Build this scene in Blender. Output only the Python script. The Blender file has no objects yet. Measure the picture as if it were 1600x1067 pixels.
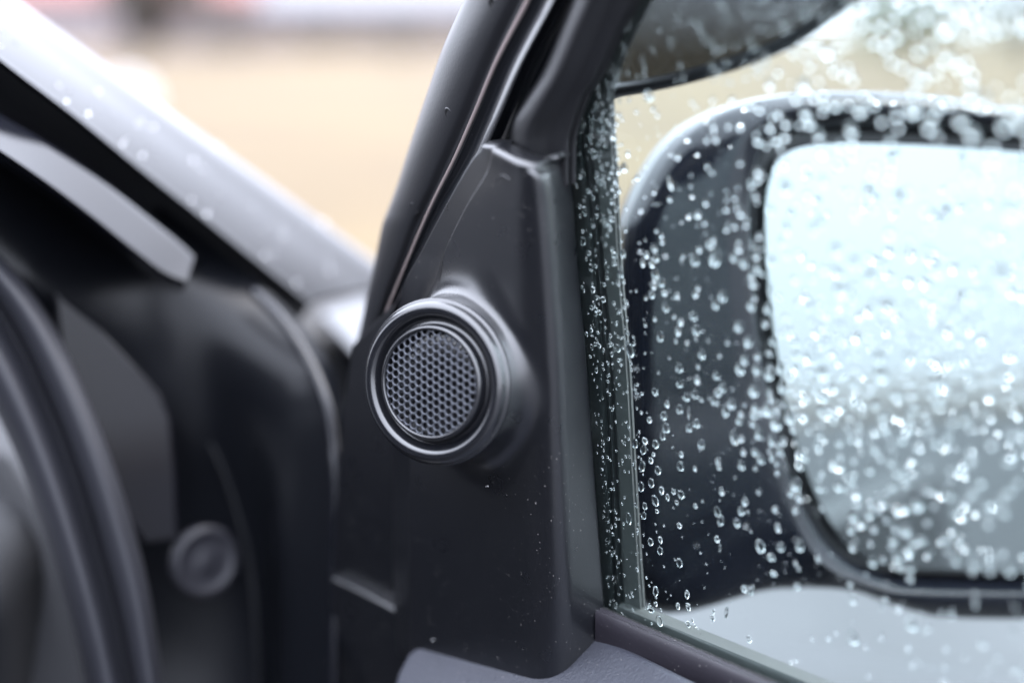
import bpy, math, random
import numpy as np
from mathutils import Vector, noise

random.seed(7)
scene = bpy.context.scene
col = scene.collection

# ------------------------------------------------------------------ camera, sky, sun, exposure
PITCH = math.radians(12.5)
CAM = Vector((0.0, 0.0, 1.35))
FPX = 50.0 / 36.0 * 1600.0
cd = bpy.data.cameras.new('camera'); cam = bpy.data.objects.new('camera', cd); col.objects.link(cam)
cam.location = CAM; cam.rotation_euler = (math.pi / 2 - PITCH, 0, 0)
cd.lens = 50; cd.sensor_width = 36; cd.clip_start = 0.02; cd.clip_end = 2000
cd.dof.use_dof = True; cd.dof.focus_distance = 0.532; cd.dof.aperture_fstop = 2.2
scene.camera = cam

SUN_EL, SUN_AZ = 56, 68
world = bpy.data.worlds.new('World'); scene.world = world; world.use_nodes = True
wn = world.node_tree; wn.nodes.clear()
wo = wn.nodes.new('ShaderNodeOutputWorld'); bg = wn.nodes.new('ShaderNodeBackground'); sky = wn.nodes.new('ShaderNodeTexSky')
sky.sky_type = 'NISHITA'; sky.sun_disc = False
sky.sun_elevation = math.radians(SUN_EL); sky.sun_rotation = math.radians(SUN_AZ)
sky.air_density = 1.0; sky.dust_density = 6.0; sky.ozone_density = 1.0
bg.inputs['Strength'].default_value = 0.15
# closed cloud cover: the standard overcast sky, three times as bright overhead as at the horizon, the same all round
ov = wn.nodes.new('ShaderNodeMixRGB'); ov.inputs[0].default_value = 0.75
wtc = wn.nodes.new('ShaderNodeTexCoord'); wsp = wn.nodes.new('ShaderNodeSeparateXYZ'); wmr = wn.nodes.new('ShaderNodeMapRange'); wsc = wn.nodes.new('ShaderNodeVectorMath'); wsc.operation = 'SCALE'
wmr.inputs[1].default_value = 0.0; wmr.inputs[2].default_value = 1.0; wmr.inputs[3].default_value = 8.5; wmr.inputs[4].default_value = 25.5
wsc.inputs[0].default_value = (0.945, 1.0, 1.16)
wn.links.new(wtc.outputs['Generated'], wsp.inputs[0]); wn.links.new(wsp.outputs['Z'], wmr.inputs[0]); wn.links.new(wmr.outputs[0], wsc.inputs['Scale']); wn.links.new(wsc.outputs[0], ov.inputs[2])
wn.links.new(sky.outputs[0], ov.inputs[1]); wn.links.new(ov.outputs[0], bg.inputs['Color']); wn.links.new(bg.outputs[0], wo.inputs['Surface'])

sl = bpy.data.lights.new('sun', 'SUN'); sl.energy = 0.7; sl.angle = math.radians(35); sl.color = (1.0, 0.96, 0.9)
sun = bpy.data.objects.new('sun', sl); col.objects.link(sun)
az = math.radians(SUN_AZ); el = math.radians(SUN_EL)
sdir = Vector((math.sin(az) * math.cos(el), math.cos(az) * math.cos(el), math.sin(el)))
sun.rotation_euler = sdir.to_track_quat('Z', 'Y').to_euler()

vs = scene.view_settings
vs.view_transform = 'Standard'; vs.look = 'None'; vs.gamma = 1.0; vs.use_curve_mapping = False
vs.exposure = 1.6
cy = scene.cycles
cy.use_denoising = True
cy.max_bounces = 14; cy.transmission_bounces = 10; cy.transparent_max_bounces = 24; cy.glossy_bounces = 6
cy.sample_clamp_indirect = 12.0
cy.caustics_reflective = False

# ------------------------------------------------------------------ view rays and the door's own frame
RIGHT = Vector((1, 0, 0)); FWD = Vector((0, math.cos(PITCH), -math.sin(PITCH))); UP = Vector((0, math.sin(PITCH), math.cos(PITCH)))
def ray(px, py): return RIGHT * ((px - 800) / FPX) - UP * ((py - 533.5) / FPX) + FWD
def at(px, py, d): return CAM + ray(px, py) * d
class Plane:
    def __init__(s, p, n): s.p = p; s.n = n.normalized()
    def hit(s, px, py, off=0.0):
        r = ray(px, py); q = s.p + s.n * off
        return CAM + r * ((q - CAM).dot(s.n) / r.dot(s.n))
G0 = at(945, 975, 0.552)
U = Vector((0.73, -0.68, 0)).normalized()            # along the open door, hinge to latch
NH = Vector((-0.68, -0.73, 0)).normalized()          # towards the cabin
TAU = math.radians(6)
W = (Vector((0, 0, 1)) * math.cos(TAU) + NH * math.sin(TAU)).normalized()
N = (NH * math.cos(TAU) - Vector((0, 0, 1)) * math.sin(TAU)).normalized()
DOOR = Plane(G0, N)
D = DOOR.hit

# ------------------------------------------------------------------ materials
MATS = {}
def mat(name, base=(0.5, 0.5, 0.5), rough=0.5, metal=0.0, spec=0.5, coat=0.0, bump=0.0, bscale=400.0, var=0.0, vscale=30.0, dust=0.0, rvar=0.0, dscale=900.0, voro=False):
    m = bpy.data.materials.new(name); m.use_nodes = True
    nt = m.node_tree; b = nt.nodes['Principled BSDF']
    b.inputs['Base Color'].default_value = (*base, 1); b.inputs['Roughness'].default_value = rough
    b.inputs['Metallic'].default_value = metal; b.inputs['Specular IOR Level'].default_value = spec
    b.inputs['Coat Weight'].default_value = coat; b.inputs['Coat Roughness'].default_value = 0.04
    tc = nt.nodes.new('ShaderNodeTexCoord')
    def tex(scale, detail=4):
        n = nt.nodes.new('ShaderNodeTexNoise'); n.inputs['Scale'].default_value = scale; n.inputs['Detail'].default_value = detail
        nt.links.new(tc.outputs['Object'], n.inputs['Vector']); return n
    csock = None
    if var > 0:
        n = tex(vscale); mx = nt.nodes.new('ShaderNodeMix'); mx.data_type = 'RGBA'
        mx.inputs[6].default_value = (*[c * (1 - var) for c in base], 1); mx.inputs[7].default_value = (*[min(1, c * (1 + var)) for c in base], 1)
        nt.links.new(n.outputs['Fac'], mx.inputs[0]); csock = mx.outputs[2]
    if dust > 0:
        n = tex(dscale, 1); r = nt.nodes.new('ShaderNodeMapRange')
        r.inputs[1].default_value = 0.725; r.inputs[2].default_value = 0.80; r.inputs[3].default_value = 0; r.inputs[4].default_value = dust
        n2 = tex(18, 2); r2 = nt.nodes.new('ShaderNodeMapRange'); r2.inputs[1].default_value = 0.45; r2.inputs[2].default_value = 0.65
        mu = nt.nodes.new('ShaderNodeMath'); mu.operation = 'MULTIPLY'
        nt.links.new(n.outputs['Fac'], r.inputs[0]); nt.links.new(n2.outputs['Fac'], r2.inputs[0])
        nt.links.new(r.outputs[0], mu.inputs[0]); nt.links.new(r2.outputs[0], mu.inputs[1])
        mx = nt.nodes.new('ShaderNodeMix'); mx.data_type = 'RGBA'; mx.inputs[6].default_value = (*base, 1); mx.inputs[7].default_value = (0.42, 0.4, 0.38, 1)
        if csock: nt.links.new(csock, mx.inputs[6])
        nt.links.new(mu.outputs[0], mx.inputs[0]); csock = mx.outputs[2]
    if csock: nt.links.new(csock, b.inputs['Base Color'])
    if rvar > 0:
        n = tex(60, 5); r = nt.nodes.new('ShaderNodeMapRange'); r.inputs[3].default_value = max(0.02, rough - rvar); r.inputs[4].default_value = min(1, rough + rvar)
        nt.links.new(n.outputs['Fac'], r.inputs[0]); nt.links.new(r.outputs[0], b.inputs['Roughness'])
    if bump > 0:
        if voro:
            n = nt.nodes.new('ShaderNodeTexVoronoi'); n.feature = 'DISTANCE_TO_EDGE'; n.inputs['Scale'].default_value = bscale
            wob = tex(bscale * 0.7, 2); ad = nt.nodes.new('ShaderNodeMixRGB'); ad.blend_type = 'ADD'; ad.inputs[0].default_value = 0.0025
            nt.links.new(tc.outputs['Object'], ad.inputs[1]); nt.links.new(wob.outputs['Color'], ad.inputs[2]); nt.links.new(ad.outputs[0], n.inputs['Vector'])
            out = n.outputs['Distance']
        else:
            n = tex(bscale, 3); out = n.outputs['Fac']
        bp = nt.nodes.new('ShaderNodeBump'); bp.inputs['Strength'].default_value = bump; bp.inputs['Distance'].default_value = 0.0006
        nt.links.new(out, bp.inputs['Height']); nt.links.new(bp.outputs[0], b.inputs['Normal'])
    MATS[name] = m; return m

mat('panel_plastic', (0.0045, 0.005, 0.0068), 0.29, spec=1.0, bump=0.08, bscale=2200, dust=0.5, rvar=0.05)
mat('pod_plastic', (0.007, 0.0075, 0.0095), 0.21, spec=1.0, bump=0.02, bscale=2600, dust=0.5, rvar=0.05)
mat('grille_paint', (0.085, 0.09, 0.105), 0.27, metal=0.5, dust=0.3)
mat('speaker_void', (0.006, 0.006, 0.007), 0.7)
mat('trim_leather', (0.035, 0.037, 0.048), 0.5, bump=0.55, bscale=420, voro=True, dust=0.5, var=0.2, vscale=40)
mat('seal_rubber', (0.006, 0.0063, 0.008), 0.42, spec=0.6, bump=0.12, bscale=900, dust=0.7, var=0.3, vscale=60, dscale=1300)
mat('frame_rubber', (0.006, 0.0063, 0.0078), 0.45, bump=0.06, bscale=1200, var=0.25, vscale=30)
mat('body_paint', (0.006, 0.0065, 0.009), 0.10, spec=0.34, rvar=0.05)
mat('frame_paint', (0.006, 0.007, 0.009), 0.25, coat=0.7, dust=0.5)
mat('edge_glint_strip', (0.30, 0.245, 0.235), 0.32, metal=0.4)  # pinkish base paints the field's reflection onto the strip
mat('belt_rubber', (0.013, 0.011, 0.016), 0.55, bump=0.15, bscale=700, dust=0.6, var=0.35, vscale=70)
mat('felt', (0.008, 0.008, 0.009), 0.95, bump=0.9, bscale=1800)
mat('channel_rubber', (0.010, 0.0125, 0.013), 0.5, spec=0.3, var=0.3, vscale=50)
mat('division_bar', (0.075, 0.076, 0.074), 0.55, spec=0.35, var=0.15, vscale=40)
mat('mirror_plastic', (0.005, 0.006, 0.010), 0.12, spec=0.32, bump=0.03, bscale=1500, rvar=0.08)
mat('mirror_gap', (0.006, 0.006, 0.008), 0.45)
mat('mirror_silver', (0.33, 0.352, 0.352), 0.015, metal=1.0)
mat('weather_rubber', (0.017, 0.0175, 0.022), 0.5, spec=0.35, var=0.15, vscale=25)
mat('button_rubber', (0.012, 0.012, 0.016), 0.5, spec=0.4)
mat('dash_plastic', (0.009, 0.0095, 0.012), 0.65)
mat('seat_cloth', (0.03, 0.03, 0.034), 0.9)
mat('jamb_paint', (0.004, 0.0045, 0.006), 0.3, spec=0.22)
mat('lint_fibre', (0.5, 0.5, 0.5), 0.8)
mat('jamb_gloss', (0.004, 0.004, 0.006), 0.07, spec=0.26)
mat('hole_shade', (0.003, 0.003, 0.003), 0.8)
mat('white_wrap', (0.55, 0.54, 0.54), 0.35)
mat('plaster', (0.22, 0.185, 0.19), 0.8)
mat('roof_red', (0.22, 0.09, 0.08), 0.8)
mat('roof_grey', (0.16, 0.16, 0.17), 0.8)
mat('window_dark', (0.03, 0.035, 0.04), 0.1)
mat('bark', (0.10, 0.08, 0.065), 0.9, var=0.3)
mat('leaf_green', (0.055, 0.066, 0.024), 0.7, var=0.4, vscale=2)
mat('leaf_brown', (0.062, 0.05, 0.042), 0.8, var=0.4, vscale=2)

def glass_mat(name, tint, refl=1.0, ior=1.5):
    m = bpy.data.materials.new(name); m.use_nodes = True; nt = m.node_tree; nt.nodes.clear()
    o = nt.nodes.new('ShaderNodeOutputMaterial'); t = nt.nodes.new('ShaderNodeBsdfTransparent'); g = nt.nodes.new('ShaderNodeBsdfGlossy')
    f = nt.nodes.new('ShaderNodeFresnel'); gg = nt.nodes.new('ShaderNodeNewGeometry'); mr = nt.nodes.new('ShaderNodeMapRange'); mr.inputs[3].default_value = ior; mr.inputs[4].default_value = 1 / ior
    nt.links.new(gg.outputs['Backfacing'], mr.inputs[0]); nt.links.new(mr.outputs[0], f.inputs['IOR']); mx = nt.nodes.new('ShaderNodeMixShader')
    t.inputs['Color'].default_value = (*tint, 1); g.inputs['Roughness'].default_value = 0.0; g.inputs['Color'].default_value = (refl, refl, refl, 1)
    nt.links.new(f.outputs[0], mx.inputs[0]); nt.links.new(t.outputs[0], mx.inputs[1]); nt.links.new(g.outputs[0], mx.inputs[2]); nt.links.new(mx.outputs[0], o.inputs['Surface'])
    MATS[name] = m
glass_mat('window_tint', (0.895, 0.95, 0.945), 0.75)
glass_mat('visor_smoke', (0.24, 0.24, 0.24), 0.6)
m = bpy.data.materials.new('water'); m.use_nodes = True; b = m.node_tree.nodes['Principled BSDF']
b.inputs['Base Color'].default_value = (1, 1, 1, 1); b.inputs['Roughness'].default_value = 0.0; b.inputs['IOR'].default_value = 1.33; b.inputs['Transmission Weight'].default_value = 1.0
MATS['water'] = m

# ------------------------------------------------------------------ mesh helpers
def link(o, parent=None):
    col.objects.link(o)
    if parent is not None: o.parent = parent
    return o
def mesh_obj(name, verts, faces, material, parent=None, smooth=True, recalc=True):
    me = bpy.data.meshes.new(name); me.from_pydata([tuple(v) for v in verts], [], faces); me.validate(); me.update()
    me.materials.append(MATS[material])
    if recalc:
        import bmesh
        bm = bmesh.new(); bm.from_mesh(me); bmesh.ops.recalc_face_normals(bm, faces=bm.faces); bm.to_mesh(me); bm.free()
    if smooth: me.polygons.foreach_set('use_smooth', [True] * len(me.polygons))
    o = bpy.data.objects.new(name, me); return link(o, parent)
def empty(name, loc=(0, 0, 0)):
    o = bpy.data.objects.new(name, None); o.empty_display_size = 0.05; o.location = loc; return link(o)
def tag(o, label=None, cat=None, group=None, kind=None):
    if label: o['label'] = label
    if cat: o['category'] = cat
    if group: o['group'] = group
    if kind: o['kind'] = kind
    return o
def cr(P, t, closed=False):
    n = len(P)
    if closed:
        i = int(math.floor(t)) % n; f = t - math.floor(t); a, b, c, d = P[(i - 1) % n], P[i], P[(i + 1) % n], P[(i + 2) % n]
    else:
        i = min(int(t), n - 2); f = t - i
        b, c = P[i], P[i + 1]; a = P[i - 1] if i > 0 else b * 2 - c; d = P[i + 2] if i + 2 < n else c * 2 - b
    return 0.5 * ((2 * b) + (c - a) * f + (2 * a - 5 * b + 4 * c - d) * f * f + (3 * b - a - 3 * c + d) * f ** 3)
def resample(P, n, closed=False, lin=False):
    m = len(P) if closed else len(P) - 1
    out = []
    for k in range(n):
        t = m * k / (n if closed else n - 1)
        if lin:
            i = min(int(t), m - 1); f = t - i; out.append(P[i].lerp(P[(i + 1) % len(P)], f))
        else: out.append(cr(P, t, closed))
    return out
def grid_faces(nr, nc, wrap=False):
    F = []
    for i in range(nr - 1):
        for j in range(nc if wrap else nc - 1):
            k = (j + 1) % nc; F.append((i * nc + j, i * nc + k, (i + 1) * nc + k, (i + 1) * nc + j))
    return F
def loft(name, chains, material, parent, nu=40, nv=24, thick=0.002, lin_across=False, outward=None):
    """chains: lists of points running along the piece, side by side; the sheet gets a real thickness away from `outward`."""
    C = [resample([Vector(p) for p in c], nu) for c in chains]
    rows = [resample([c[i] for c in C], nv, lin=lin_across) for i in range(nu)]
    V = [p for r in rows for p in r]; F = grid_faces(nu, nv)
    n = len(V)
    back = outward.normalized() * -thick if outward is not None else -N * thick
    V2 = [p + back for p in V]
    F2 = [tuple(n + k for k in reversed(f)) for f in F]
    ring = [j for j in range(nv)] + [i * nv + nv - 1 for i in range(1, nu)] + [(nu - 1) * nv + j for j in range(nv - 2, -1, -1)] + [i * nv for i in range(nu - 2, 0, -1)]
    F3 = [(ring[k], ring[(k + 1) % len(ring)], n + ring[(k + 1) % len(ring)], n + ring[k]) for k in range(len(ring))]
    o = mesh_obj(name, V + V2, F + F2 + F3, material, parent)
    md = o.modifiers.new('es', 'EDGE_SPLIT'); md.split_angle = math.radians(50)
    return o
def slab(name, pts, normal, thick, material, parent, bevel=0.0008, seg=3):
    """flat outline with thickness and rounded rims"""
    n = len(pts); nn = normal.normalized()
    V = [Vector(p) for p in pts] + [Vector(p) - nn * thick for p in pts]
    F = [tuple(range(n)), tuple(range(2 * n - 1, n - 1, -1))] + [(k, n + k, n + (k + 1) % n, (k + 1) % n) for k in range(n)]
    o = mesh_obj(name, V, F, material, parent, smooth=True)
    bv = o.modifiers.new('bv', 'BEVEL'); bv.width = bevel; bv.segments = seg; bv.limit_method = 'ANGLE'; bv.angle_limit = math.radians(40)
    wn_ = o.modifiers.new('wn', 'WEIGHTED_NORMAL'); wn_.keep_sharp = False
    return o
def tube(name, pts, rad, material, parent, n=80, seg=12, flat=1.0, flat_dir=None, jitter=0.0):
    P = resample([Vector(p) for p in pts], n); V = []
    for i, p in enumerate(P):
        t = (P[min(i + 1, n - 1)] - P[max(i - 1, 0)]).normalized()
        a = (flat_dir if flat_dir is not None else Vector((0, 0, 1))); a = (a - t * a.dot(t)).normalized(); b_ = t.cross(a)
        rr = rad if not callable(rad) else rad(i / (n - 1))
        for k in range(seg):
            th = 2 * math.pi * k / seg; j = 1 + jitter * random.uniform(-1, 1)
            V.append(p + a * math.cos(th) * rr * flat * j + b_ * math.sin(th) * rr * j)
    F = grid_faces(n, seg, wrap=True) + [tuple(range(seg)), tuple(range((n - 1) * seg + seg - 1, (n - 1) * seg - 1, -1))]
    return mesh_obj(name, V, F, material, parent)
def lathe(name, prof, origin, axis, ref, material, parent, seg=128):
    a = axis.normalized(); x = (ref - a * ref.dot(a)).normalized(); y = a.cross(x)
    V = [origin + (x * math.cos(2 * math.pi * k / seg) + y * math.sin(2 * math.pi * k / seg)) * r + a * z for r, z in prof for k in range(seg)]
    F = grid_faces(len(prof), seg, wrap=True)
    F += [tuple(range(seg)), tuple(range((len(prof) - 1) * seg + seg - 1, (len(prof) - 1) * seg - 1, -1))]
    return mesh_obj(name, V, F, material, parent)
def sharpen(o, deg=50):
    md = o.modifiers.new('es', 'EDGE_SPLIT'); md.split_angle = math.radians(deg); return o

# ------------------------------------------------------------------ ground and far background
def ground_mat(name, c1, c2, scale, rough, rough2, bump=0.3, c3=None):
    m = bpy.data.materials.new(name); m.use_nodes = True; nt = m.node_tree; b = nt.nodes['Principled BSDF']
    tc = nt.nodes.new('ShaderNodeTexCoord'); n = nt.nodes.new('ShaderNodeTexNoise'); n.inputs['Scale'].default_value = scale; n.inputs['Detail'].default_value = 6
    n2 = nt.nodes.new('ShaderNodeTexNoise'); n2.inputs['Scale'].default_value = scale * 14; n2.inputs['Detail'].default_value = 5
    for q in (n, n2): nt.links.new(tc.outputs['Object'], q.inputs['Vector'])
    rp = nt.nodes.new('ShaderNodeValToRGB'); rp.color_ramp.elements[0].color = (*c1, 1); rp.color_ramp.elements[1].color = (*c2, 1)
    rp.color_ramp.elements[0].position = 0.35; rp.color_ramp.elements[1].position = 0.65
    if c3: e = rp.color_ramp.elements.new(0.8); e.color = (*c3, 1)
    nt.links.new(n.outputs['Fac'], rp.inputs[0])
    mx = nt.nodes.new('ShaderNodeMixRGB'); mx.blend_type = 'OVERLAY'; mx.inputs[0].default_value = 0.35
    nt.links.new(rp.outputs[0], mx.inputs[1]); nt.links.new(n2.outputs['Fac'], mx.inputs[2]); nt.links.new(mx.outputs[0], b.inputs['Base Color'])
    mr = nt.nodes.new('ShaderNodeMapRange'); mr.inputs[3].default_value = rough; mr.inputs[4].default_value = rough2; mr.inputs[1].default_value = 0.35; mr.inputs[2].default_value = 0.65
    nt.links.new(n.outputs['Fac'], mr.inputs[0]); nt.links.new(mr.outputs[0], b.inputs['Roughness'])
    bp = nt.nodes.new('ShaderNodeBump'); bp.inputs['Strength'].default_value = bump; bp.inputs['Distance'].default_value = 0.02
    nt.links.new(n2.outputs['Fac'], bp.inputs['Height']); nt.links.new(bp.outputs[0], b.inputs['Normal'])
    MATS[name] = m
ground_mat('field_grass', (0.060, 0.038, 0.0145), (0.108, 0.076, 0.031), 0.2, 0.9, 0.95, 0.5, (0.058, 0.064, 0.020))
ground_mat('wet_concrete', (0.014, 0.015, 0.017), (0.062, 0.062, 0.066), 0.9, 0.5, 0.75, 0.15)
def sheet(name, x0, x1, y0, y1, z, material):
    o = mesh_obj(name, [(x0, y0, z), (x1, y0, z), (x1, y1, z), (x0, y1, z)], [(0, 1, 2, 3)], material); return tag(o, kind='structure')
mat('streak_asphalt', (0.012, 0.012, 0.014), 0.5, var=0.3, vscale=3)
sheet('field', -900, 900, -900, 900, 0.0, 'field_grass')
sheet('pavement', -60, 60, -70, 5.2, 0.012, 'wet_concrete')

streak_near = mesh_obj('mirror_streak_near', [(2.2, -2.8, .016), (3.9, -2.0, .016), (18, -10.5, .016), (16, -13, .016)], [(0, 1, 2, 3)], 'streak_asphalt'); tag(streak_near, kind='structure')  # unseen dark strip added to put a diagonal streak in the mirror
streak_far = mesh_obj('mirror_streak_far', [(3.0, -5.4, .016), (4.2, -4.7, .016), (20, -20, .016), (17, -23, .016)], [(0, 1, 2, 3)], 'streak_asphalt'); tag(streak_far, kind='structure')  # second unseen strip, added for another streak in the mirror's reflection
def leafy(name, label, cat, loc, h, rx, leafm, group, n=2200, trunk_h=None, seed=1):
    rnd = random.Random(seed); root = empty(name, loc); tag(root, label, cat, group)
    th = trunk_h if trunk_h is not None else h * 0.5
    V = []; F = []
    for i in range(5):
        t = i / 4
        for k in range(7): a = 2 * math.pi * k / 7; r = 0.05 * h * (1 - 0.7 * t) ; V.append((r * math.cos(a) + 0.04 * h * math.sin(t * 3), r * math.sin(a), t * th))
    F = grid_faces(5, 7, wrap=True)
    for b_ in range(5):
        a = b_ * 1.3 + seed; s = len(V); base = Vector((0, 0, th * (0.55 + 0.09 * b_))); tip = base + Vector((math.cos(a) * rx * 0.6, math.sin(a) * rx * 0.6, h * 0.25))
        for p, r in ((base, 0.02 * h), (tip, 0.006 * h)):
            for k in range(5): q = 2 * math.pi * k / 5; V.append(tuple(p + Vector((r * math.cos(q), r * math.sin(q), 0))))
        F += [(s + k, s + (k + 1) % 5, s + 5 + (k + 1) % 5, s + 5 + k) for k in range(5)]
    mesh_obj('trunk', V, F, 'bark', root)
    V = []; F = []
    cl = [(Vector((rnd.gauss(0, 0.45) * rx, rnd.gauss(0, 0.45) * rx, h * rnd.uniform(0.35, 0.92))), rnd.uniform(0.2, 0.4) * rx) for _ in range(16)]
    for _ in range(n):
        c, r = rnd.choice(cl); p = c + Vector((rnd.gauss(0, 1), rnd.gauss(0, 1), rnd.gauss(0, 0.8))) * r * 0.6
        if p.z < 0.03: p.z = 0.03
        a = Vector((rnd.gauss(0, 1), rnd.gauss(0, 1), rnd.gauss(0, 1))).normalized(); b_ = a.orthogonal().normalized(); s = 0.045 * h * rnd.uniform(0.6, 1.5); k = len(V)
        V += [p - a * s, p + b_ * s * 0.5, p + a * s, p - b_ * s * 0.5]; F.append((k, k + 1, k + 2, k + 3))
    mesh_obj('crown', V, F, leafm, root, smooth=False, recalc=False)
    return root

def house(label, loc, rz, w, d, h, rh, roofm, wallm='plaster'):
    root = empty('farm_house', loc); root.rotation_euler.z = rz; tag(root, label, 'house')
    V = [(-w/2, -d/2, 0), (w/2, -d/2, 0), (w/2, d/2, 0), (-w/2, d/2, 0), (-w/2, -d/2, h), (w/2, -d/2, h), (w/2, d/2, h), (-w/2, d/2, h), (-w/2, 0, h + rh), (w/2, 0, h + rh)]
    mesh_obj('wall', V, [(0, 1, 5, 4), (2, 3, 7, 6), (1, 2, 6, 9, 5), (3, 0, 4, 8, 7)], wallm, root, smooth=False)
    e = 0.4
    for s in (-1, 1):
        P = [Vector((-w/2 - e, s * (d/2 + e), h - rh * 2 * e / d)), Vector((w/2 + e, s * (d/2 + e), h - rh * 2 * e / d)), Vector((w/2 + e, 0, h + rh + 0.03)), Vector((-w/2 - e, 0, h + rh + 0.03))]
        slab('roof', [p + Vector((0, 0, 0.15)) for p in P], Vector((0, s * rh, d / 2)), 0.12, roofm, root, bevel=0.01, seg=1)
    nwin = max(2, int(w / 2.6))
    for k in range(nwin):
        x = -w/2 + w * (k + 0.5) / nwin
        fr = slab('window', [(x - .55, -d/2 - .05, 1.0), (x + .55, -d/2 - .05, 1.0), (x + .55, -d/2 - .05, 2.2), (x - .55, -d/2 - .05, 2.2)], Vector((0, -1, 0)), 0.1, 'white_wrap', root, bevel=0.01, seg=1)
        slab('pane', [(x - .45, -d/2 - .07, 1.1), (x + .45, -d/2 - .07, 1.1), (x + .45, -d/2 - .07, 2.1), (x - .45, -d/2 - .07, 2.1)], Vector((0, -1, 0)), 0.05, 'window_dark', fr, bevel=0.005, seg=1)
    return root
house('pale house with a red roof at the far edge of the field, behind the pillar', (-22, 84, 0), 0.15, 14, 8, 3.2, 2.6, 'roof_red')
house('long low pale house with grey roof on the field horizon', (-8, 96, 0), -0.05, 20, 8, 2.6, 2.0, 'roof_grey')
k = 0
for x, y, h_, rx, lm in [(-13.5, 70, 1.9, 2.4, 'leaf_brown'), (-9.5, 74, 1.6, 2.6, 'leaf_brown'), (-5.5, 72, 1.7, 2.5, 'leaf_brown'), (-1.8, 75, 1.8, 2.5, 'leaf_brown'), (2.5, 73, 1.9, 2.5, 'leaf_brown')]:
    names = ['brown hedge bush below the red roofed house', 'low brown bush second from the left along the field edge', 'brown bush in the middle of the field edge hedge', 'brown bush behind the door seal at the field edge', 'brown hedge bush seen beside the wind deflector']
    leafy('hedge_bush', names[k], 'bush', (x, y, 0), h_, rx, lm, 'bushes along the far field edge', seed=k + 3); k += 1
for i, (x, y, h_, rx) in enumerate([(12.0, 44, 3.4, 2.6), (16.5, 46, 4.2, 2.6)]):
    leafy('green_tree', ['small green tree seen above the wing mirror', 'taller green tree at the top right corner'][i], 'tree', (x, y, 0), h_, rx, 'leaf_green', 'green trees right of the field', n=1500, seed=20 + i)
for i, (x, y) in enumerate([(-14.2, 52), (-12.9, 50)]):
    leafy('bare_tree', ['leaning grey-brown bare tree above the left pillar', 'second grey-brown tree right of the leaning one'][i], 'tree', (x, y, 0), 4.0, 1.4, 'leaf_brown', 'bare trees at the left', n=900, seed=31 + i).rotation_euler = (0, 0.35, 0)
bale = lathe('hay_bale', [(r * .5, z * .5) for r, z in [(0.02, 0), (0.56, 0), (0.6, 0.04), (0.61, 0.3), (0.6, 0.6), (0.61, 0.9), (0.6, 1.16), (0.55, 1.2), (0.02, 1.2)]], Vector((-5.6, 21, 0.3)), Vector((0.3, -1, 0)), Vector((0, 0, 1)), 'white_wrap', None, seg=40)
tag(bale, 'small round white wrapped hay bale lying on the tan field', 'hay bale')

# ------------------------------------------------------------------ THE DOOR
door = empty('door_assembly', (G0.x, G0.y, 0.3)); tag(door, 'open black car door with speaker corner, wet window and wing mirror', 'car door')
DOORINV = Vector(door.location)
_mo = mesh_obj
def mesh_obj(name, verts, faces, material, parent=None, smooth=True, recalc=True):
    o = _mo(name, verts, faces, material, parent, smooth, recalc)
    r = parent
    while r is not None and r.parent is not None: r = r.parent
    if r is not None and r.name.startswith(('door_assembly', 'parked_car')):      # vertices above are in world space
        o.matrix_parent_inverse.identity(); o.data.transform(__import__('mathutils').Matrix.Translation(-r.location))
    return o

# --- window glass
gl = [D(1075, -420), D(2300, -420), D(2300, 1500), D(958, 1170), D(880, 400), D(868, 150), D(945, -60)]
pane = slab('window_glass', gl, N, 0.004, 'window_tint', door, bevel=0.0006, seg=1)

# --- run channel and division bar behind the front edge of the glass
pe = lambda y: np.interp(y, [-330, 100, 250, 320, 430, 560, 700, 850, 960, 1080], [1075, 930, 889, 895, 903, 916, 926, 937, 945, 953])     # rear rim of the speaker corner
dl = lambda y: np.interp(y, [-330, -60, 60, 130, 200, 300, 430, 560, 700, 850, 940, 1080], [1120, 1010, 968, 938, 918, 930, 941, 953, 961, 967, 971, 978])
sr = lambda y: np.interp(y, [-330, -60, 60, 130, 170, 300, 430, 560, 700, 850, 940, 1080], [1175, 1045, 985, 958, 955, 962, 969, 980, 988, 997, 1003, 1015])
ys = [-330, -190, -60, 60, 130, 200, 300, 430, 560, 700, 850, 950, 1060]
loft('run_channel', [[D(pe(y) - 30, y, -0.006) for y in ys], [D(0.5 * (pe(y) + dl(y)) - 4, y, -0.0065) for y in ys], [D(dl(y) - 9, y, -0.0085) for y in ys], [D(dl(y) - 5, y, -0.007) for y in ys], [D(dl(y), y, -0.010) for y in ys]], 'channel_rubber', door, nu=60, nv=24, thick=0.003)
ys2 = [-330, -190, -60, 60, 130, 170, 240, 300, 430, 560, 700, 850, 945, 985]
loft('division_bar', [[D(dl(y) - 1, y, -0.013) for y in ys2], [D(dl(y) + 4, y, -0.0105) for y in ys2], [D(sr(y) - 3, y, -0.0105) for y in ys2], [D(sr(y), y, -0.0125) for y in ys2]], 'division_bar', door, nu=60, nv=16, thick=0.002, lin_across=True)

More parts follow.
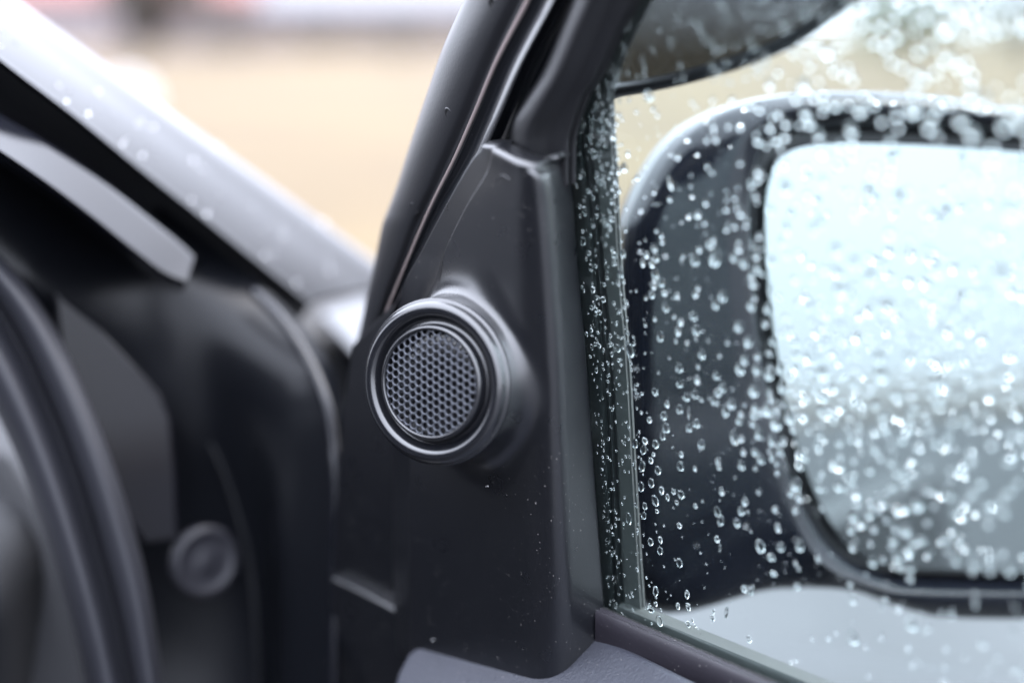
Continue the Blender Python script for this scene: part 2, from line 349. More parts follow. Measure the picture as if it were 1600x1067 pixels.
# --- door window-frame pieces
loft('window_frame_rubber', [
    [D(1055, -310, .003), D(960, -135, .003), D(905, -30, .003), D(893, 0, .003), D(878, 37, .003), D(847, 110, .003), D(816, 160, .003), D(799, 191, .003), D(795, 225, .003), D(797, 285, .003)],
    [D(1065, -310, .010), D(970, -135, .010), D(915, -30, .010), D(903, 0, .010), D(888, 37, .010), D(857, 110, .010), D(826, 160, .010), D(808, 191, .010), D(804, 228, .010), D(806, 288, .010)],
    [D(1085, -310, .0125), D(990, -135, .0125), D(935, -30, .0125), D(924, 0, .0125), D(908, 37, .0125), D(877, 110, .0125), D(846, 165, .0125), D(828, 200, .0125), D(822, 232, .0125), D(822, 292, .0125)],
    [D(1118, -310, .008), D(1023, -135, .008), D(968, -30, .008), D(955, 0, .008), D(938, 40, .008), D(906, 112, .008), D(878, 165, .008), D(860, 205, .008), D(856, 240, .008), D(856, 292, .008)],
    [D(1155, -310, .006), D(1060, -135, .006), D(1005, -30, .006), D(990, 0, .006), D(961, 53, .006), D(930, 118, .006), D(908, 153, .006), D(889, 208, .006), D(886, 250, .006), D(886, 290, .006)],
    [D(1158, -310, .001), D(1063, -135, .001), D(1008, -30, .001), D(993, 0, .001), D(963, 53, .001), D(932, 118, .001), D(910, 153, .001), D(891, 208, .001), D(888, 250, .001), D(888, 290, .001)]],
    'frame_rubber', door, nu=100, nv=50, thick=0.004)
pl = [(966, -310), (885, -135), (835, -25), (821, 8), (776, 95), (740, 180), (709, 250), (674, 320), (640, 398), (602, 491), (585, 540)]        # edge strip line
def sh(dx, off): return [D(x + dx * max(0.25, min(1, (540 - y) / 300)), y, off) for x, y in pl]
loft('window_frame', [sh(-3, .002), sh(6, .003), sh(20, .002), sh(24, .0045), sh(42, .0085), sh(47, .004), sh(80, -.004), sh(125, -.006)], 'frame_paint', door, nu=100, nv=64, thick=0.006)
tube('edge_glint_strip', [D(x, y, .0045) for x, y in pl], lambda t: 0.0011 * (1 - 0.55 * t), 'edge_glint_strip', door, n=90, flat=0.6, flat_dir=N)
SL = [(864, -310), (784, -135), (735, -28), (725, 0), (694, 70), (669, 140), (646, 208), (621, 287), (607, 325), (597, 352), (587, 401), (573, 465), (561, 520), (551, 560), (542, 624), (530, 720), (522, 790), (518, 880), (513, 1090)]
SR = [(964, -310), (883, -135), (833, -25), (819, 8), (788, 70), (757, 140), (727, 208), (690, 287), (671, 325), (657, 352), (637, 401), (610, 465), (592, 520), (584, 560), (572, 624), (556, 720), (548, 790), (543, 880), (540, 1090)]
def mixc(t, off): return [D(a[0] * (1 - t) + b[0] * t, a[1] * (1 - t) + b[1] * t, off) for a, b in zip(SL, SR)]
seal = loft('door_seal', [mixc(0, -.012), mixc(0.06, -.004), mixc(0.22, .001), mixc(0.45, .004), mixc(0.7, .0045), mixc(0.9, .003), mixc(0.97, .0038), mixc(1.0, .001)], 'seal_rubber', door, nu=150, nv=56, thick=0.006)
for (x, y, s) in [(771, 8, 1.0), (702, 180, 1.0), (647, 326, 0.9)]:
    c = D(x, y, .0042); a = (D(x - 6, y - 10, .0042) - c).normalized(); b_ = N.cross(a); V = []; nn = 20
    rings = [(1.25, -.0004), (1.05, .0003), (0.8, .00025), (0.7, .00005), (0.0001, .00004)]
    for r, z in rings:
        for k in range(nn):
            th = 2 * math.pi * k / nn; V.append(c + (a * math.cos(th) * 0.0027 * r + b_ * math.sin(th) * 0.0018 * r) * s + N * z)
    o = mesh_obj('vent_hole', V, grid_faces(len(rings), nn, wrap=True), 'seal_rubber', seal)
    o.data.materials.append(MATS['hole_shade'])
    for p in o.data.polygons:
        if p.index >= 2 * nn: p.material_index = 1  # flush dark disc paints the shade inside the hole, no real opening

# --- hinge-side trim left of the speaker corner
ip = [(548, 540), (598, 488), (650, 440), (662, 700), (660, 985), (516, 906), (520, 800), (534, 640)]
slab('hinge_side_cover', [D(x, y, .0065) for x, y in ip], N, 0.01, 'panel_plastic', door, bevel=0.002)
lp = [(516, 901), (560, 922), (642, 966), (675, 984), (675, 1040), (640, 1120), (508, 1120)]
slab('hinge_side_lower_cover', [D(x, y, .012) for x, y in lp], N, 0.014, 'panel_plastic', door, bevel=0.0018, seg=4)

# --- speaker corner: one continuous moulding with a flange, a face, a rounded rim, and the pod swelling out of it
keys = [  # A flange rim, B crease, C end of face, D end of rounding, E rim at the glass
    ((752, 234), (766, 239), (805, 259), (850, 264), (888, 254)),
    ((735, 254), (757, 272), (812, 280), (857, 280), (890, 270)),
    ((700, 315), (722, 332), (816, 330), (862, 330), (896, 322)),
    ((661, 388), (688, 404), (821, 400), (867, 400), (901, 395)),
    ((628, 455), (664, 474), (826, 470), (871, 470), (907, 466)),
    ((616, 560), (645, 565), (832, 560), (876, 560), (916, 560)),
    ((614, 720), (639, 722), (838, 720), (881, 720), (927, 720)),
    ((614, 850), (639, 852), (843, 850), (885, 850), (937, 850)),
    ((615, 950), (640, 965), (846, 975), (887, 960), (944, 950)),
    ((620, 1020), (642, 1030), (850, 1085), (886, 1065), (950, 1015))]
OFF = (.008, .0225, .026, .0195, .0004)
NR, NC = 230, 150
def key_row(kk):
    A, B, C, Dd, E = [D(p[0], p[1], o) for p, o in zip(kk, OFF)]
    return A, B, C, Dd, E
KR = []
for q, kk in enumerate(keys):
    r5 = list(key_row(kk)); r5[0] = D(kk[0][0], kk[0][1], .0165 if q < 5 else .011); KR.append(r5)
chains5 = [resample([r[j] for r in KR], NR) for j in range(5)]
def sm_(x): x = max(0.0, min(1.0, x)); return x * x * (3 - 2 * x)
def section(i):
    A, B, C, Dd, E = [chains5[j][i].copy() for j in range(5)]
    B1 = B.lerp(A, 0.13) - N * .0030 * (1 - sm_((i - 95) / 40)); B2 = B.lerp(C, 0.028 + 0.07 * (1 - sm_(i / 45)))
    C = C.lerp(B, 0.13); Dd = Dd.lerp(E, 0.16)
    f_, g_ = (C - B).normalized(), (Dd - E).normalized(); w0 = C - Dd; fg = f_.dot(g_); den = 1 - fg * fg
    sf = (fg * g_.dot(w0) - f_.dot(w0)) / den; sg = (g_.dot(w0) - fg * f_.dot(w0)) / den
    K = ((C + f_ * sf) + (Dd + g_ * sg)) / 2
    pts = []
    for k in range(14): pts.append(A.lerp(B1, k / 14))
    for k in range(8): t = k / 8; pts.append(B1 * (1 - t) ** 2 + B * 2 * t * (1 - t) + B2 * t * t)
    for k in range(78): pts.append(B2.lerp(C, k / 78))
    for k in range(26): t = k / 26; pts.append(C * (1 - t) ** 2 + K * 2 * t * (1 - t) + Dd * t * t)
    for k in range(24): pts.append(Dd.lerp(E, k / 23))
    return pts
rows = [section(i) for i in range(NR)]
NC = len(rows[0])
# rounded top rim: extra rows curling away over the top
top = []
for q in range(9):
    t = q / 8; ang = t * math.pi / 2
    top.append([p + W * 0.0022 * math.sin(ang) - N * 0.0035 * (1 - math.cos(ang)) * (1 if j < NC - 10 else max(0.0, (NC - 1 - j) / 10)) for j, p in enumerate(rows[0])])
top.append([p - N * 0.006 * (1 if j < NC - 14 else max(0, (NC - 1 - j) / 14)) for j, p in enumerate(top[-1])])
allrows = list(reversed(top[1:])) + rows
NRR = len(allrows)
P = np.array([[tuple(p) for p in r] for r in allrows])
# pod
AX = (RIGHT * -0.46 - UP * 0.05 - FWD * 0.885).normalized()
RC = at(674, 598, 0.513); TS = 0.975                                   # ring centre
PB = D(760, 584, .0245)                                    # root of the pod on the face
e1 = (U - AX * U.dot(AX)).normalized(); e2 = AX.cross(e1)
if e2.dot(W) < 0: e2 = -e2
RT, RR, RW = 0.0215, 0.0297, 0.0322
PB = D(750, 586, .0245)
back = RC - AX * 0.0032
def sm(x): x = max(0.0, min(1.0, x)); return x * x * (3 - 2 * x)
for i in range(NRR):
    for j in range(NC):
        p = Vector(P[i, j]); d = p - PB
        a, b_ = d.dot(U), d.dot(W); r = math.hypot(a, b_)
        if r < 1e-6: r = 1e-6
        ca, cb = a / r, b_ / r
        RB = 0.0480 - 0.0135 * sm(ca * 1.3)
        if r >= RB or d.dot(N) < -0.014: continue
        wj = sm((j - 4) / 20) * sm((124 - j) / 24); hN = N * max(-.004, min(.004, d.dot(N)))
        dirv = e1 * ca + e2 * cb; dirf = U * ca + W * cb
        foot = PB + dirf * (RW - .0045 * sm(ca * 1.3)) + hN; edge = PB + dirf * RB + hN; tipw = back + dirv * RR
        if r > RT:
            t = (RB - r) / (RB - RT); tf = 0.52
            wall = foot.lerp(tipw, 0.5)
            if t < tf:
                q = t / tf; pos = edge * (1 - q) ** 2 + foot * 2 * q * (1 - q) + wall * q * q
                pos = p.lerp(pos, sm(t / 0.22))
            else:
                q = (t - tf) / (1 - tf); pos = wall.lerp(tipw, q)
            P[i, j] = tuple(p.lerp(pos, wj))
        else:
            P[i, j] = tuple(back + dirv * RR * (r / RT) - AX * 0.004 * min(1, (RT - r) / 0.003))
V = [tuple(v) for v in P.reshape(-1, 3)]
n0 = len(V); V += [tuple(Vector(v) - N * 0.0) for v in []]
corner = mesh_obj('speaker_corner', V, grid_faces(NRR, NC), 'panel_plastic', door)
sd = corner.modifiers.new('so', 'SOLIDIFY'); sd.thickness = 0.0018; sd.offset = -1
# small moulded nick under the top rim
tube('moulding_nick', [D(775, 283, .0262), D(785, 274, .0263), D(797, 281, .0262)], 0.00022, 'pod_plastic', corner, n=20, seg=6)

for pts_ in ([(889, 937), (893, 934), (897, 932)], [(884, 943), (885, 946), (887, 947)], [(760, 760), (763, 758), (764, 760)], [(676, 1000), (678, 998), (680, 999)]):
    tube('lint', [D(x, y, .0262 if x < 850 else .0262 - (x - 846) * .00026) + N * .0004 for x, y in pts_], .00016, 'lint_fibre', corner, n=12, seg=5)
# --- tweeter: ring, capsule and honeycomb grille
tw = lathe('tweeter', [(r * TS, z * TS) for r, z in [(0.0255, -.014), (0.0290, -.012), (0.0301, -.0065), (.0306, -.0052), (.0312, -.0042), (.0313, -.0032), (.0309, -.0026), (.0304, -.0025), (.0301, -.0021), (.0297, -.0006), (.0288, .0005), (.0276, .0010), (.0263, .0009),
    (.0252, .0001), (.0244, -.0011), (.0238, -.0023), (.0231, -.0029), (.0225, -.0029), (.0219, -.0024)]], RC, AX, U, 'pod_plastic', door, seg=160)
lathe('capsule_ring', [(r * TS, z * TS) for r, z in [(.0219, -.006), (.0219, -.0022), (.0217, -.0002), (.0213, .0009), (.0207, .0016), (.0201, .0017), (.0197, .0013), (.01955, .0005), (.0195, -.0012), (.0194, -.006)]], RC, AX, U, 'pod_plastic', tw, seg=160)
lathe('speaker_void', [(.0191, -.0048), (.010, -.0049), (.0005, -.005)], RC, AX, U, 'speaker_void', tw, seg=48)
# honeycomb: shared-border hexagon cells with a rounded hole each
ix = (RIGHT - AX * RIGHT.dot(AX)).normalized(); iy = AX.cross(ix)
if iy.dot(UP) < 0: iy = -iy
PIT = 0.00285; RH = PIT / math.sqrt(3); V = []; F = []; RG = .0191
def dome(x, y): return RC + ix * x + iy * y + AX * (0.0005 + 0.0006 * (1 - (x * x + y * y) / RG ** 2))
seg = 18
for gx in range(-9, 10):
    for gy in range(-9, 10):
        cx = gx * PIT * math.sqrt(3) / 2; cyy = gy * PIT + (gx % 2) * PIT / 2
        if math.hypot(cx, cyy) > RG + PIT * 0.45: continue
        s = len(V)
        for rr, z in ((None, 0), (0.445, -.00003), (0.412, -.00015), (0.388, -.0004), (0.382, -.0007)):
            for k in range(seg):
                th = 2 * math.pi * k / seg
                if rr is None:
                    m_ = (th + math.pi / 6 - math.pi / 6) % (math.pi / 3) - math.pi / 6
                    r_ = PIT / 2 / math.cos(((th - math.pi / 6 + math.pi / 6) % (math.pi / 3)) - math.pi / 6)
                else: r_ = PIT * rr
                x, y = cx + r_ * math.cos(th), cyy + r_ * math.sin(th)
                h_ = math.hypot(x, y)
                if h_ > RG: x *= RG / h_; y *= RG / h_
                V.append(dome(x, y) + AX * z)
        for q in range(4):
            for k in range(seg): F.append((s + q * seg + k, s + q * seg + (k + 1) % seg, s + (q + 1) * seg + (k + 1) % seg, s + (q + 1) * seg + k))
grille = mesh_obj('grille', V, F, 'grille_paint', tw)
grille.modifiers.new('w', 'WELD').merge_threshold = 0.00002

# --- belt moulding and door trim top
bt = lambda x: 957 + (x - 948) * 0.43
bb = lambda x: 996 + (x - 948) * 0.468
xs = [930, 1010, 1100, 1250, 1500, 1800]
loft('belt_moulding', [[D(x, bt(x) + 3, .0006) for x in xs], [D(x, bt(x), .0022) for x in xs], [D(x, bt(x) + 3 + (x - 948) * .01, .0045) for x in xs], [D(x, (bt(x) + bb(x)) / 2, .0062) for x in xs], [D(x, bb(x), .0065) for x in xs], [D(x, bb(x) + 40, .006) for x in xs]], 'belt_rubber', door, nu=60, nv=30, thick=0.002)
tube('felt_lip', [D(x, bt(x) - 2, .0012) for x in xs[0:1] + [960, 1010, 1100, 1250, 1500, 1800]], 0.0011, 'felt', door, n=420, seg=8, jitter=0.25)
loft('outer_belt_strip', [[D(x + 18, bt(x) - 12 - (x - 948) * .02, -.0075) for x in xs], [D(x + 18, bt(x) - 6, -.0068) for x in xs], [D(x + 18, bt(x) + 30, -.0066) for x in xs]], 'division_bar', door, nu=40, nv=12, thick=0.006)
t1, t2, t3 = D(640, 1012, .024), D(850, 1063, .026), D(948, 997, .005)
tn = (t2 - t1).cross(t3 - t1).normalized()
if tn.z < 0: tn = -tn
TP = Plane(t1 - tn * 0.0005, tn)
tp = [(606, 1092), (617, 1050), (636, 1014), (700, 985), (946, 985), (952, 994), (1100, 1067), (1320, 1170), (1700, 1345), (1500, 1800), (700, 1800), (560, 1350)]
slab('door_trim_top', [TP.hit(*p) for p in tp], tn, 0.03, 'trim_leather', door, bevel=0.006, seg=5)
# door card below the trim and the outer skin under the glass
def dvec(a, h, z): return Vector((G0.x, G0.y, 0)) + U * a + NH * h + Vector((0, 0, z))
zb = G0.z
slab('door_card', [dvec(-.07, .075, zb - .07), dvec(1.0, .075, zb - .07), dvec(1.0, .06, 0.42), dvec(-.07, .06, 0.42)], NH, 0.05, 'dash_plastic', door, bevel=0.01)
slab('outer_skin', [dvec(-.12, -.03, zb - .02), dvec(1.02, -.03, zb - .02), dvec(1.02, -.07, 0.36), dvec(-.12, -.07, 0.36)], NH, 0.02, 'body_paint', door, bevel=0.004)

# --- smoked wind deflector over the window
vp = [(938, 162), (960, 152), (1000, 145), (1050, 135), (1100, 122), (1150, 107), (1200, 88), (1240, 68), (1285, 38), (1320, 12), (1352, -12), (1400, -55), (1480, -140), (1560, -240), (1640, -350)]
VO = -.022; VQ = [k / (len(vp) - 1) for k in range(len(vp))]
visor = loft('wind_deflector', [[D(x, y, VO) for x, y in vp], [D(x * .55 + (985 + 190 * q) * .45, y * .55 + (-20 - 340 * q) * .45, VO - .002) for (x, y), q in zip(vp, VQ)], [D(985 + 190 * q, -20 - 340 * q, VO + .006) for (x, y), q in zip(vp, VQ)]], 'visor_smoke', door, nu=50, nv=20, thick=0.003)
loft('deflector_lip', [[D(x - 3, y - 20, VO + .0012) for x, y in vp], [D(x - 2, y - 12, VO + .0035) for x, y in vp], [D(x, y - 2, VO + .003) for x, y in vp], [D(x + 1, y + 2, VO - .001) for x, y in vp]], 'mirror_gap', visor, nu=60, nv=14, thick=0.003)

# --- wing mirror
MN = Vector((0.20, -0.97, 0.135)).normalized()
MP = Plane(at(1200, 550, 0.605), MN); M = MP.hit
mirror = empty('wing_mirror_tmp'); bpy.data.objects.remove(mirror)
L0 = [(1195, 400), (1197, 300), (1222, 243), (1290, 223), (1450, 225), (1600, 236), (1800, 255), (1900, 300), (1935, 420), (1930, 600), (1900, 780), (1840, 870), (1700, 893), (1450, 891), (1380, 881), (1320, 849), (1275, 780), (1240, 680), (1210, 540)]
L1 = [(1180, 400), (1181, 295), (1208, 228), (1285, 205), (1450, 206), (1600, 217), (1806, 235), (1918, 285), (1952, 420), (1947, 602), (1916, 790), (1850, 888), (1702, 909), (1448, 907), (1374, 897), (1307, 862), (1260, 788), (1224, 684), (1194, 543)]
L2 = [(1166, 400), (1164, 285), (1190, 205), (1270, 172), (1430, 172), (1600, 190), (1812, 212), (1935, 270), (1970, 420), (1965, 604), (1935, 800), (1862, 908), (1705, 926), (1446, 926), (1362, 914), (1290, 876), (1245, 797), (1208, 690), (1178, 547)]
L3 = [(966, 420), (984, 322), (1058, 207), (1190, 153), (1400, 149), (1600, 176), (1850, 200), (1975, 262), (2010, 420), (2005, 604), (1972, 815), (1885, 935), (1715, 956), (1480, 957), (1392, 941), (1310, 915), (1195, 917), (1000, 940), (962, 640)]
def loop(Lp, off, n=120): return resample([M(x, y, off) for x, y in Lp], n, closed=True)
NL = 120
def lerp_loop(A, B, t, bulge=0.0): return [a.lerp(b, t) + MN * bulge for a, b in zip(A, B)]
g0 = loop(L0, -.009); l1 = loop([(x - 6 if x < 1300 else x, y) for x, y in L1], -.010); l2 = loop([(x - 7 if x < 1300 else x, y) for x, y in L2], .005); l3 = loop(L3, -.020)
cen = sum(l3, Vector()) / NL
mid1 = lerp_loop(l2, l3, 0.25, .006); mid2 = lerp_loop(l2, l3, 0.55, .0105); mid3 = lerp_loop(l2, l3, 0.86, .013); mid4 = lerp_loop(l2, l3, 0.965, .0085)
b1 = [p.lerp(cen, 0.02) - MN * .022 for p in l3]; b2 = [p.lerp(cen, 0.18) - MN * .06 for p in l3]; b3 = [p.lerp(cen, 0.5) - MN * .085 for p in l3]
rings = [[p - MN * .02 for p in l1], l1, lerp_loop(l1, l2, .45, .004), l2, mid1, mid2, mid3, mid4, l3, b1, b2, b3]
# smooth the section across the rings
dense = []
cols = [resample([r[k] for r in rings], 56) for k in range(NL)]
V = [cols[k][i] for i in range(56) for k in range(NL)]
F = grid_faces(56, NL, wrap=True) + [tuple(range(55 * NL, 56 * NL))]
housing = mesh_obj('wing_mirror', V, F, 'mirror_plastic', door)
gap = mesh_obj('gap_backing', [p - MN * .016 for p in loop(L1, 0)], [tuple(range(NL))], 'mirror_gap', housing)
mg = slab('mirror_glass', g0, MN, .004, 'mirror_silver', housing, bevel=.0012, seg=2)
# ------------------------------------------------------------------ rain drops
def drop_mesh(name, seed, nr=6, ns=18, lean=0.15):
    rnd = random.Random(seed); ph = [rnd.uniform(0, 6.28) for _ in range(3)]; q = 2.4 if seed % 3 == 0 else 1.0; am = [q * rnd.uniform(0, .07), q * rnd.uniform(0, .05), q * rnd.uniform(0, .03)]
    V = [(0, 0, 0)]; F = []
    def outline(th): return 1 + am[0] * math.sin(2 * th + ph[0]) + am[1] * math.sin(3 * th + ph[1]) + am[2] * math.sin(5 * th + ph[2])
    for i in range(nr):
        t = i / nr; ang = t * math.pi / 2 * 0.98
        r = math.cos(ang) ** 0.85; z = 0.74 * math.sin(ang)
        for k in range(ns):
            th = 2 * math.pi * k / ns; o = outline(th)
            V.append((r * o * math.cos(th), r * o * math.sin(th) - lean * z * 1.1, z))
    V.append((0, -lean * .8, 0.742)); tp_ = len(V) - 1
    F += [(0, 1 + (k + 1) % ns, 1 + k) for k in range(ns)]
    for i in range(nr - 1):
        for k in range(ns): a = 1 + i * ns + k; b_ = 1 + i * ns + (k + 1) % ns; F.append((a, b_, b_ + ns, a + ns))
    for k in range(ns): F.append((1 + (nr - 1) * ns + k, 1 + (nr - 1) * ns + (k + 1) % ns, tp_))
    return V, F
BASE = [drop_mesh('d', s, lean=0.1 + 0.03 * (s % 4)) for s in range(10)]
SMALL = [drop_mesh('d', 50 + s, nr=4, ns=11, lean=0.08) for s in range(6)]
drop_me = []
for V, F in BASE:
    me = bpy.data.meshes.new('raindrop'); me.from_pydata(V, [], F); me.update(); me.materials.append(MATS['water'])
    for p in me.polygons: p.use_smooth = len(p.vertices) != 3 or min(p.vertices) != 0
    drop_me.append(me)
OUT = -N; DX = U.copy(); DY = W.copy()          # drops sit on the outer face
DZ = OUT
if DX.cross(DY).dot(DZ) < 0: DX = -DX
GOFF = -.00415
DROPS = []                                       # (px, py, radius m, stretch)
def add(px, py, r, st=1.25): DROPS.append((px, py, r, st))
# drops that can be followed one by one in the sharp zone
for px, py, r, st in [(1040, 668, 1.25, 1.6), (1020, 766, 1.2, 1.5), (1001, 760, 1.25, 1.6), (1033, 766, 1.0, 1.5), (1023, 782, 1.3, 1.6), (1005, 702, 1.2, 1.7), (984, 548, 1.5, 1.7), (992, 693, 1.1, 1.6), (1014, 656, .9, 1.3),
        (982, 810, 1.15, 2.0), (1052, 768, .8, 1.3), (1072, 620, 1.15, 1.4), (1080, 655, 1.15, 1.4), (1076, 668, 1.1, 1.4), (1024, 923, 1.2, 1.7), (1030, 970, 1.3, 1.6), (1031, 860, 1.1, 1.5), (1061, 879, 1.2, 1.5), (1073, 928, 1.0, 1.7),
        (1075, 975, .9, 1.5), (1075, 948, 1.0, 1.5), (1113, 965, .9, 1.5), (1170, 998, .9, 1.5), (1162, 920, 1.0, 1.4), (1172, 922, 1.1, 1.4), (1187, 853, 1.6, 1.5), (1220, 854, 1.2, 1.4), (1249, 852, 1.4, 1.5),
        (975, 262, 1.1, 1.6), (968, 264, .9, 1.6), (981, 241, .8, 1.3), (936, 196, 1.4, 1.6), (942, 200, 1.2, 1.4), (1117, 403, 1.9, 1.5), (1113, 420, 1.5, 1.4), (1085, 406, 1.3, 1.6), (1128, 463, 1.3, 1.4), (1083, 494, 1.2, 1.3),
        (1096, 554, 1.2, 1.3), (1153, 510, 1.3, 1.3), (1168, 533, 1.3, 1.4), (1155, 577, 1.4, 1.4), (1177, 610, 1.5, 1.5), (1128, 605, 1.2, 1.4), (1117, 592, 1.0, 1.3), (1142, 631, 1.3, 1.4), (1133, 641, 1.2, 1.8),
        (1211, 660, 1.9, 1.4), (1233, 653, 1.5, 1.4), (1200, 586, 1.3, 1.3), (1190, 582, 1.2, 1.3), (1218, 575, 1.3, 1.4), (1185, 677, 1.3, 1.6), (1146, 684, 1.2, 1.9), (1188, 717, 1.2, 1.5), (1158, 727, 1.1, 1.4), (1332, 996, 1.7, 1.5), (1424, 975, 1.6, 1.4), (1190, 858, 1.5, 1.5),
        (1013, 150, 1.7, 1.0)]:
    add(px, py, r * 1.12 / 1000, st)
rnd = random.Random(11)
# vertical runs of drops, as rain leaves them
for x0 in [1006, 1020, 1036, 1060, 1090, 1122, 1158, 1180, 1206, 1222, 1246, 1262, 1282, 1306, 1330, 1362, 1392, 1420, 1452, 1484, 1516, 1548, 1580, 1610]:
    y = rnd.uniform(330, 480) if x0 < 1180 else rnd.uniform(130, 330); yend = rnd.uniform(700, 1000)
    while y < yend:
        add(x0 + rnd.gauss(0, 4), y, rnd.uniform(.5, 1.4) / 1000, rnd.uniform(1.1, 1.7)); y += rnd.expovariate(1 / 30.0) + 7
# thick beads over the mirror's left rim and glass
for _ in range(38):
    y = rnd.uniform(150, 800); x = 1150 + (y - 200) * .13 + rnd.gauss(0, 30)
    add(x, y, rnd.uniform(.5, 1.4) / 1000, rnd.uniform(1, 1.5))
for _ in range(150):
    x, y = rnd.gauss(1285, 55), rnd.gauss(610, 70); add(x, y, rnd.uniform(.5, 1.25) / 1000, rnd.uniform(1, 1.4))
for _ in range(150): add(rnd.uniform(1330, 1640), rnd.uniform(430, 900), rnd.uniform(.5, 1.5) / 1000, rnd.uniform(1, 1.4))
for _ in range(42): add(rnd.uniform(1200, 1640), rnd.uniform(150, 220), rnd.uniform(.8, 1.7) / 1000, rnd.uniform(1.1, 1.6))
for _ in range(75): add(rnd.uniform(1180, 1640), rnd.uniform(-20, 150), rnd.uniform(.5, 1.3) / 1000, rnd.uniform(1.1, 1.6))
for _ in range(50): add(rnd.gauss(1440, 45), rnd.uniform(-20, 160), rnd.uniform(.6, 1.5) / 1000, rnd.uniform(1.1, 1.6))
for _ in range(210): add(rnd.uniform(955, 1330), rnd.uniform(-20, 130), rnd.uniform(.2, .8) / 1000, rnd.uniform(1.1, 1.9))
for _ in range(90): add(rnd.uniform(955, 1200), rnd.uniform(150, 420), rnd.uniform(.25, .8) / 1000, rnd.uniform(1.1, 1.7))
for _ in range(110): add(rnd.uniform(985, 1210), rnd.uniform(330, 930), rnd.uniform(.14, .42) / 1000, rnd.uniform(1.0, 1.6))
for _ in range(60): add(rnd.uniform(1010, 1640), rnd.uniform(930, 1067), rnd.uniform(.3, 1.0) / 1000, rnd.uniform(1.0, 1.6))
# crowded beads along the front rim of the glass
for _ in range(310):
    y = 110 + 470 * rnd.random() ** 1.15; a = float(pe(y)) + 3; b_ = float(sr(y)) + 6
    add(a + (b_ - a) * rnd.random() ** .75, y, rnd.uniform(.18, .8) / 1000 * (1 if rnd.random() < .8 else 1.5), rnd.uniform(1, 1.6))
for _ in range(210):
    y = rnd.uniform(520, 980); a = float(pe(y)) + 6; b_ = float(sr(y)) + 14
    add(a + (b_ - a) * rnd.random(), y, rnd.uniform(.15, .6) / 1000, rnd.uniform(1, 1.7))
for _ in range(70):
    y = rnd.uniform(500, 960); add(float(pe(y)) + 14 + rnd.gauss(0, 3.5), y, rnd.uniform(.15, .4) / 1000, 1.2)
# run-down trails and a few fat drops
for _ in range(26):
    add(rnd.uniform(990, 1640), rnd.uniform(200, 1000), rnd.uniform(.45, .8) / 1000, rnd.uniform(3.0, 6.0))
for _ in range(26): add(rnd.uniform(1180, 1640), rnd.uniform(20, 1040), rnd.uniform(1.6, 2.2) / 1000, rnd.uniform(1.1, 1.5))
# fine mist between the larger drops
for _ in range(260): add(rnd.uniform(975, 1330), rnd.uniform(160, 1000), rnd.uniform(.09, .24) / 1000, rnd.uniform(1.0, 1.5))
# keep drops apart
DROPS.sort(key=lambda d: -d[2]); kept = []; cellmap = {}
for px, py, r, st in DROPS:
    p = D(px, py, GOFF); a, b_ = (p - G0).dot(U), (p - G0).dot(W); R_ = r * (1 + st) / 2
    if b_ < 0.004 + 0.0: continue
    ok = True; ci, cj = int(a // .005), int(b_ // .005)
    for i in (-1, 0, 1):
        for j in (-1, 0, 1):
            for (x, y, q) in cellmap.get((ci + i, cj + j), ()):
                if math.hypot(x - a, y - b_) < (q + R_) * .93: ok = False
    if ok: cellmap.setdefault((ci, cj), []).append((a, b_, R_)); kept.append((p, r, st))
from mathutils import Matrix
def drop_matrix(p, r, st, roll):
    X = DX * math.cos(roll) + DY * math.sin(roll); Y = DZ.cross(X)
    if Y.dot(W) < 0: X, Y = -X, -Y
    return Matrix(((X.x * r, Y.x * r * st, DZ.x * r, p.x), (X.y * r, Y.y * r * st, DZ.y * r, p.y), (X.z * r, Y.z * r * st, DZ.z * r, p.z), (0, 0, 0, 1)))
for k, (p, r, st) in enumerate(kept[:300]):
    o = bpy.data.objects.new('raindrop', drop_me[k % 10]); col.objects.link(o); o.parent = pane
    o.matrix_local = Matrix.Translation(-door.location) @ drop_matrix(p, r, st, rnd.gauss(0, .12))
V = []; F = []
for k, (p, r, st) in enumerate(kept[300:]):
    mv, mf = SMALL[k % 6]; mm = drop_matrix(p, r, st, rnd.gauss(0, .15)); s = len(V)
    V += [mm @ Vector(v) for v in mv]; F += [tuple(s + i for i in f) for f in mf]
tag(mesh_obj('raindrops', V, F, 'water', pane, recalc=False), kind='stuff')

def scatter(name, pts, parent, seed, base=SMALL):
    """pts: (position, normal, radius)"""
    r_ = random.Random(seed); V = []; F = []
    for k, (p, n, r) in enumerate(pts):
        mv, mf = base[k % len(base)]; z = n.normalized(); y = (Vector((0, 0, 1)) - z * z.z); y = y.normalized() if y.length > .05 else z.orthogonal().normalized(); x = y.cross(z); s = len(V); st = r_.uniform(.9, 1.3)
        V += [p + x * v[0] * r + y * v[1] * r * st + z * (v[2] * r + .00008) for v in mv]; F += [tuple(s + i for i in f) for f in mf]
    return tag(mesh_obj(name, V, F, 'water', parent, recalc=False), kind='stuff')
pts = []
for _ in range(420):
    x, y = rnd.uniform(1228, 1900), rnd.uniform(235, 885)
    if x < 1330 and y > 780: continue
    pts.append((M(x, y, -.009), MN, rnd.uniform(.5, 2.1) / 1000))
scatter('mirror_raindrops', pts, housing, 5)
deps = bpy.context.evaluated_depsgraph_get()
pts = []
me = housing.data
for _ in range(110):
    i = rnd.randint(20, 38); k = rnd.randint(0, NL - 1); p = cols[k][i]; a = cols[(k + 1) % NL][i] - p; b_ = cols[k][i + 1] - p
    n = a.cross(b_)
    if n.length < 1e-9: continue
    n.normalize()
    if n.dot(p - cen) < 0: n = -n
    if n.dot(MN) < -0.6: continue
    pts.append((p + a * rnd.random(), n, rnd.uniform(.3, 1.0) / 1000))
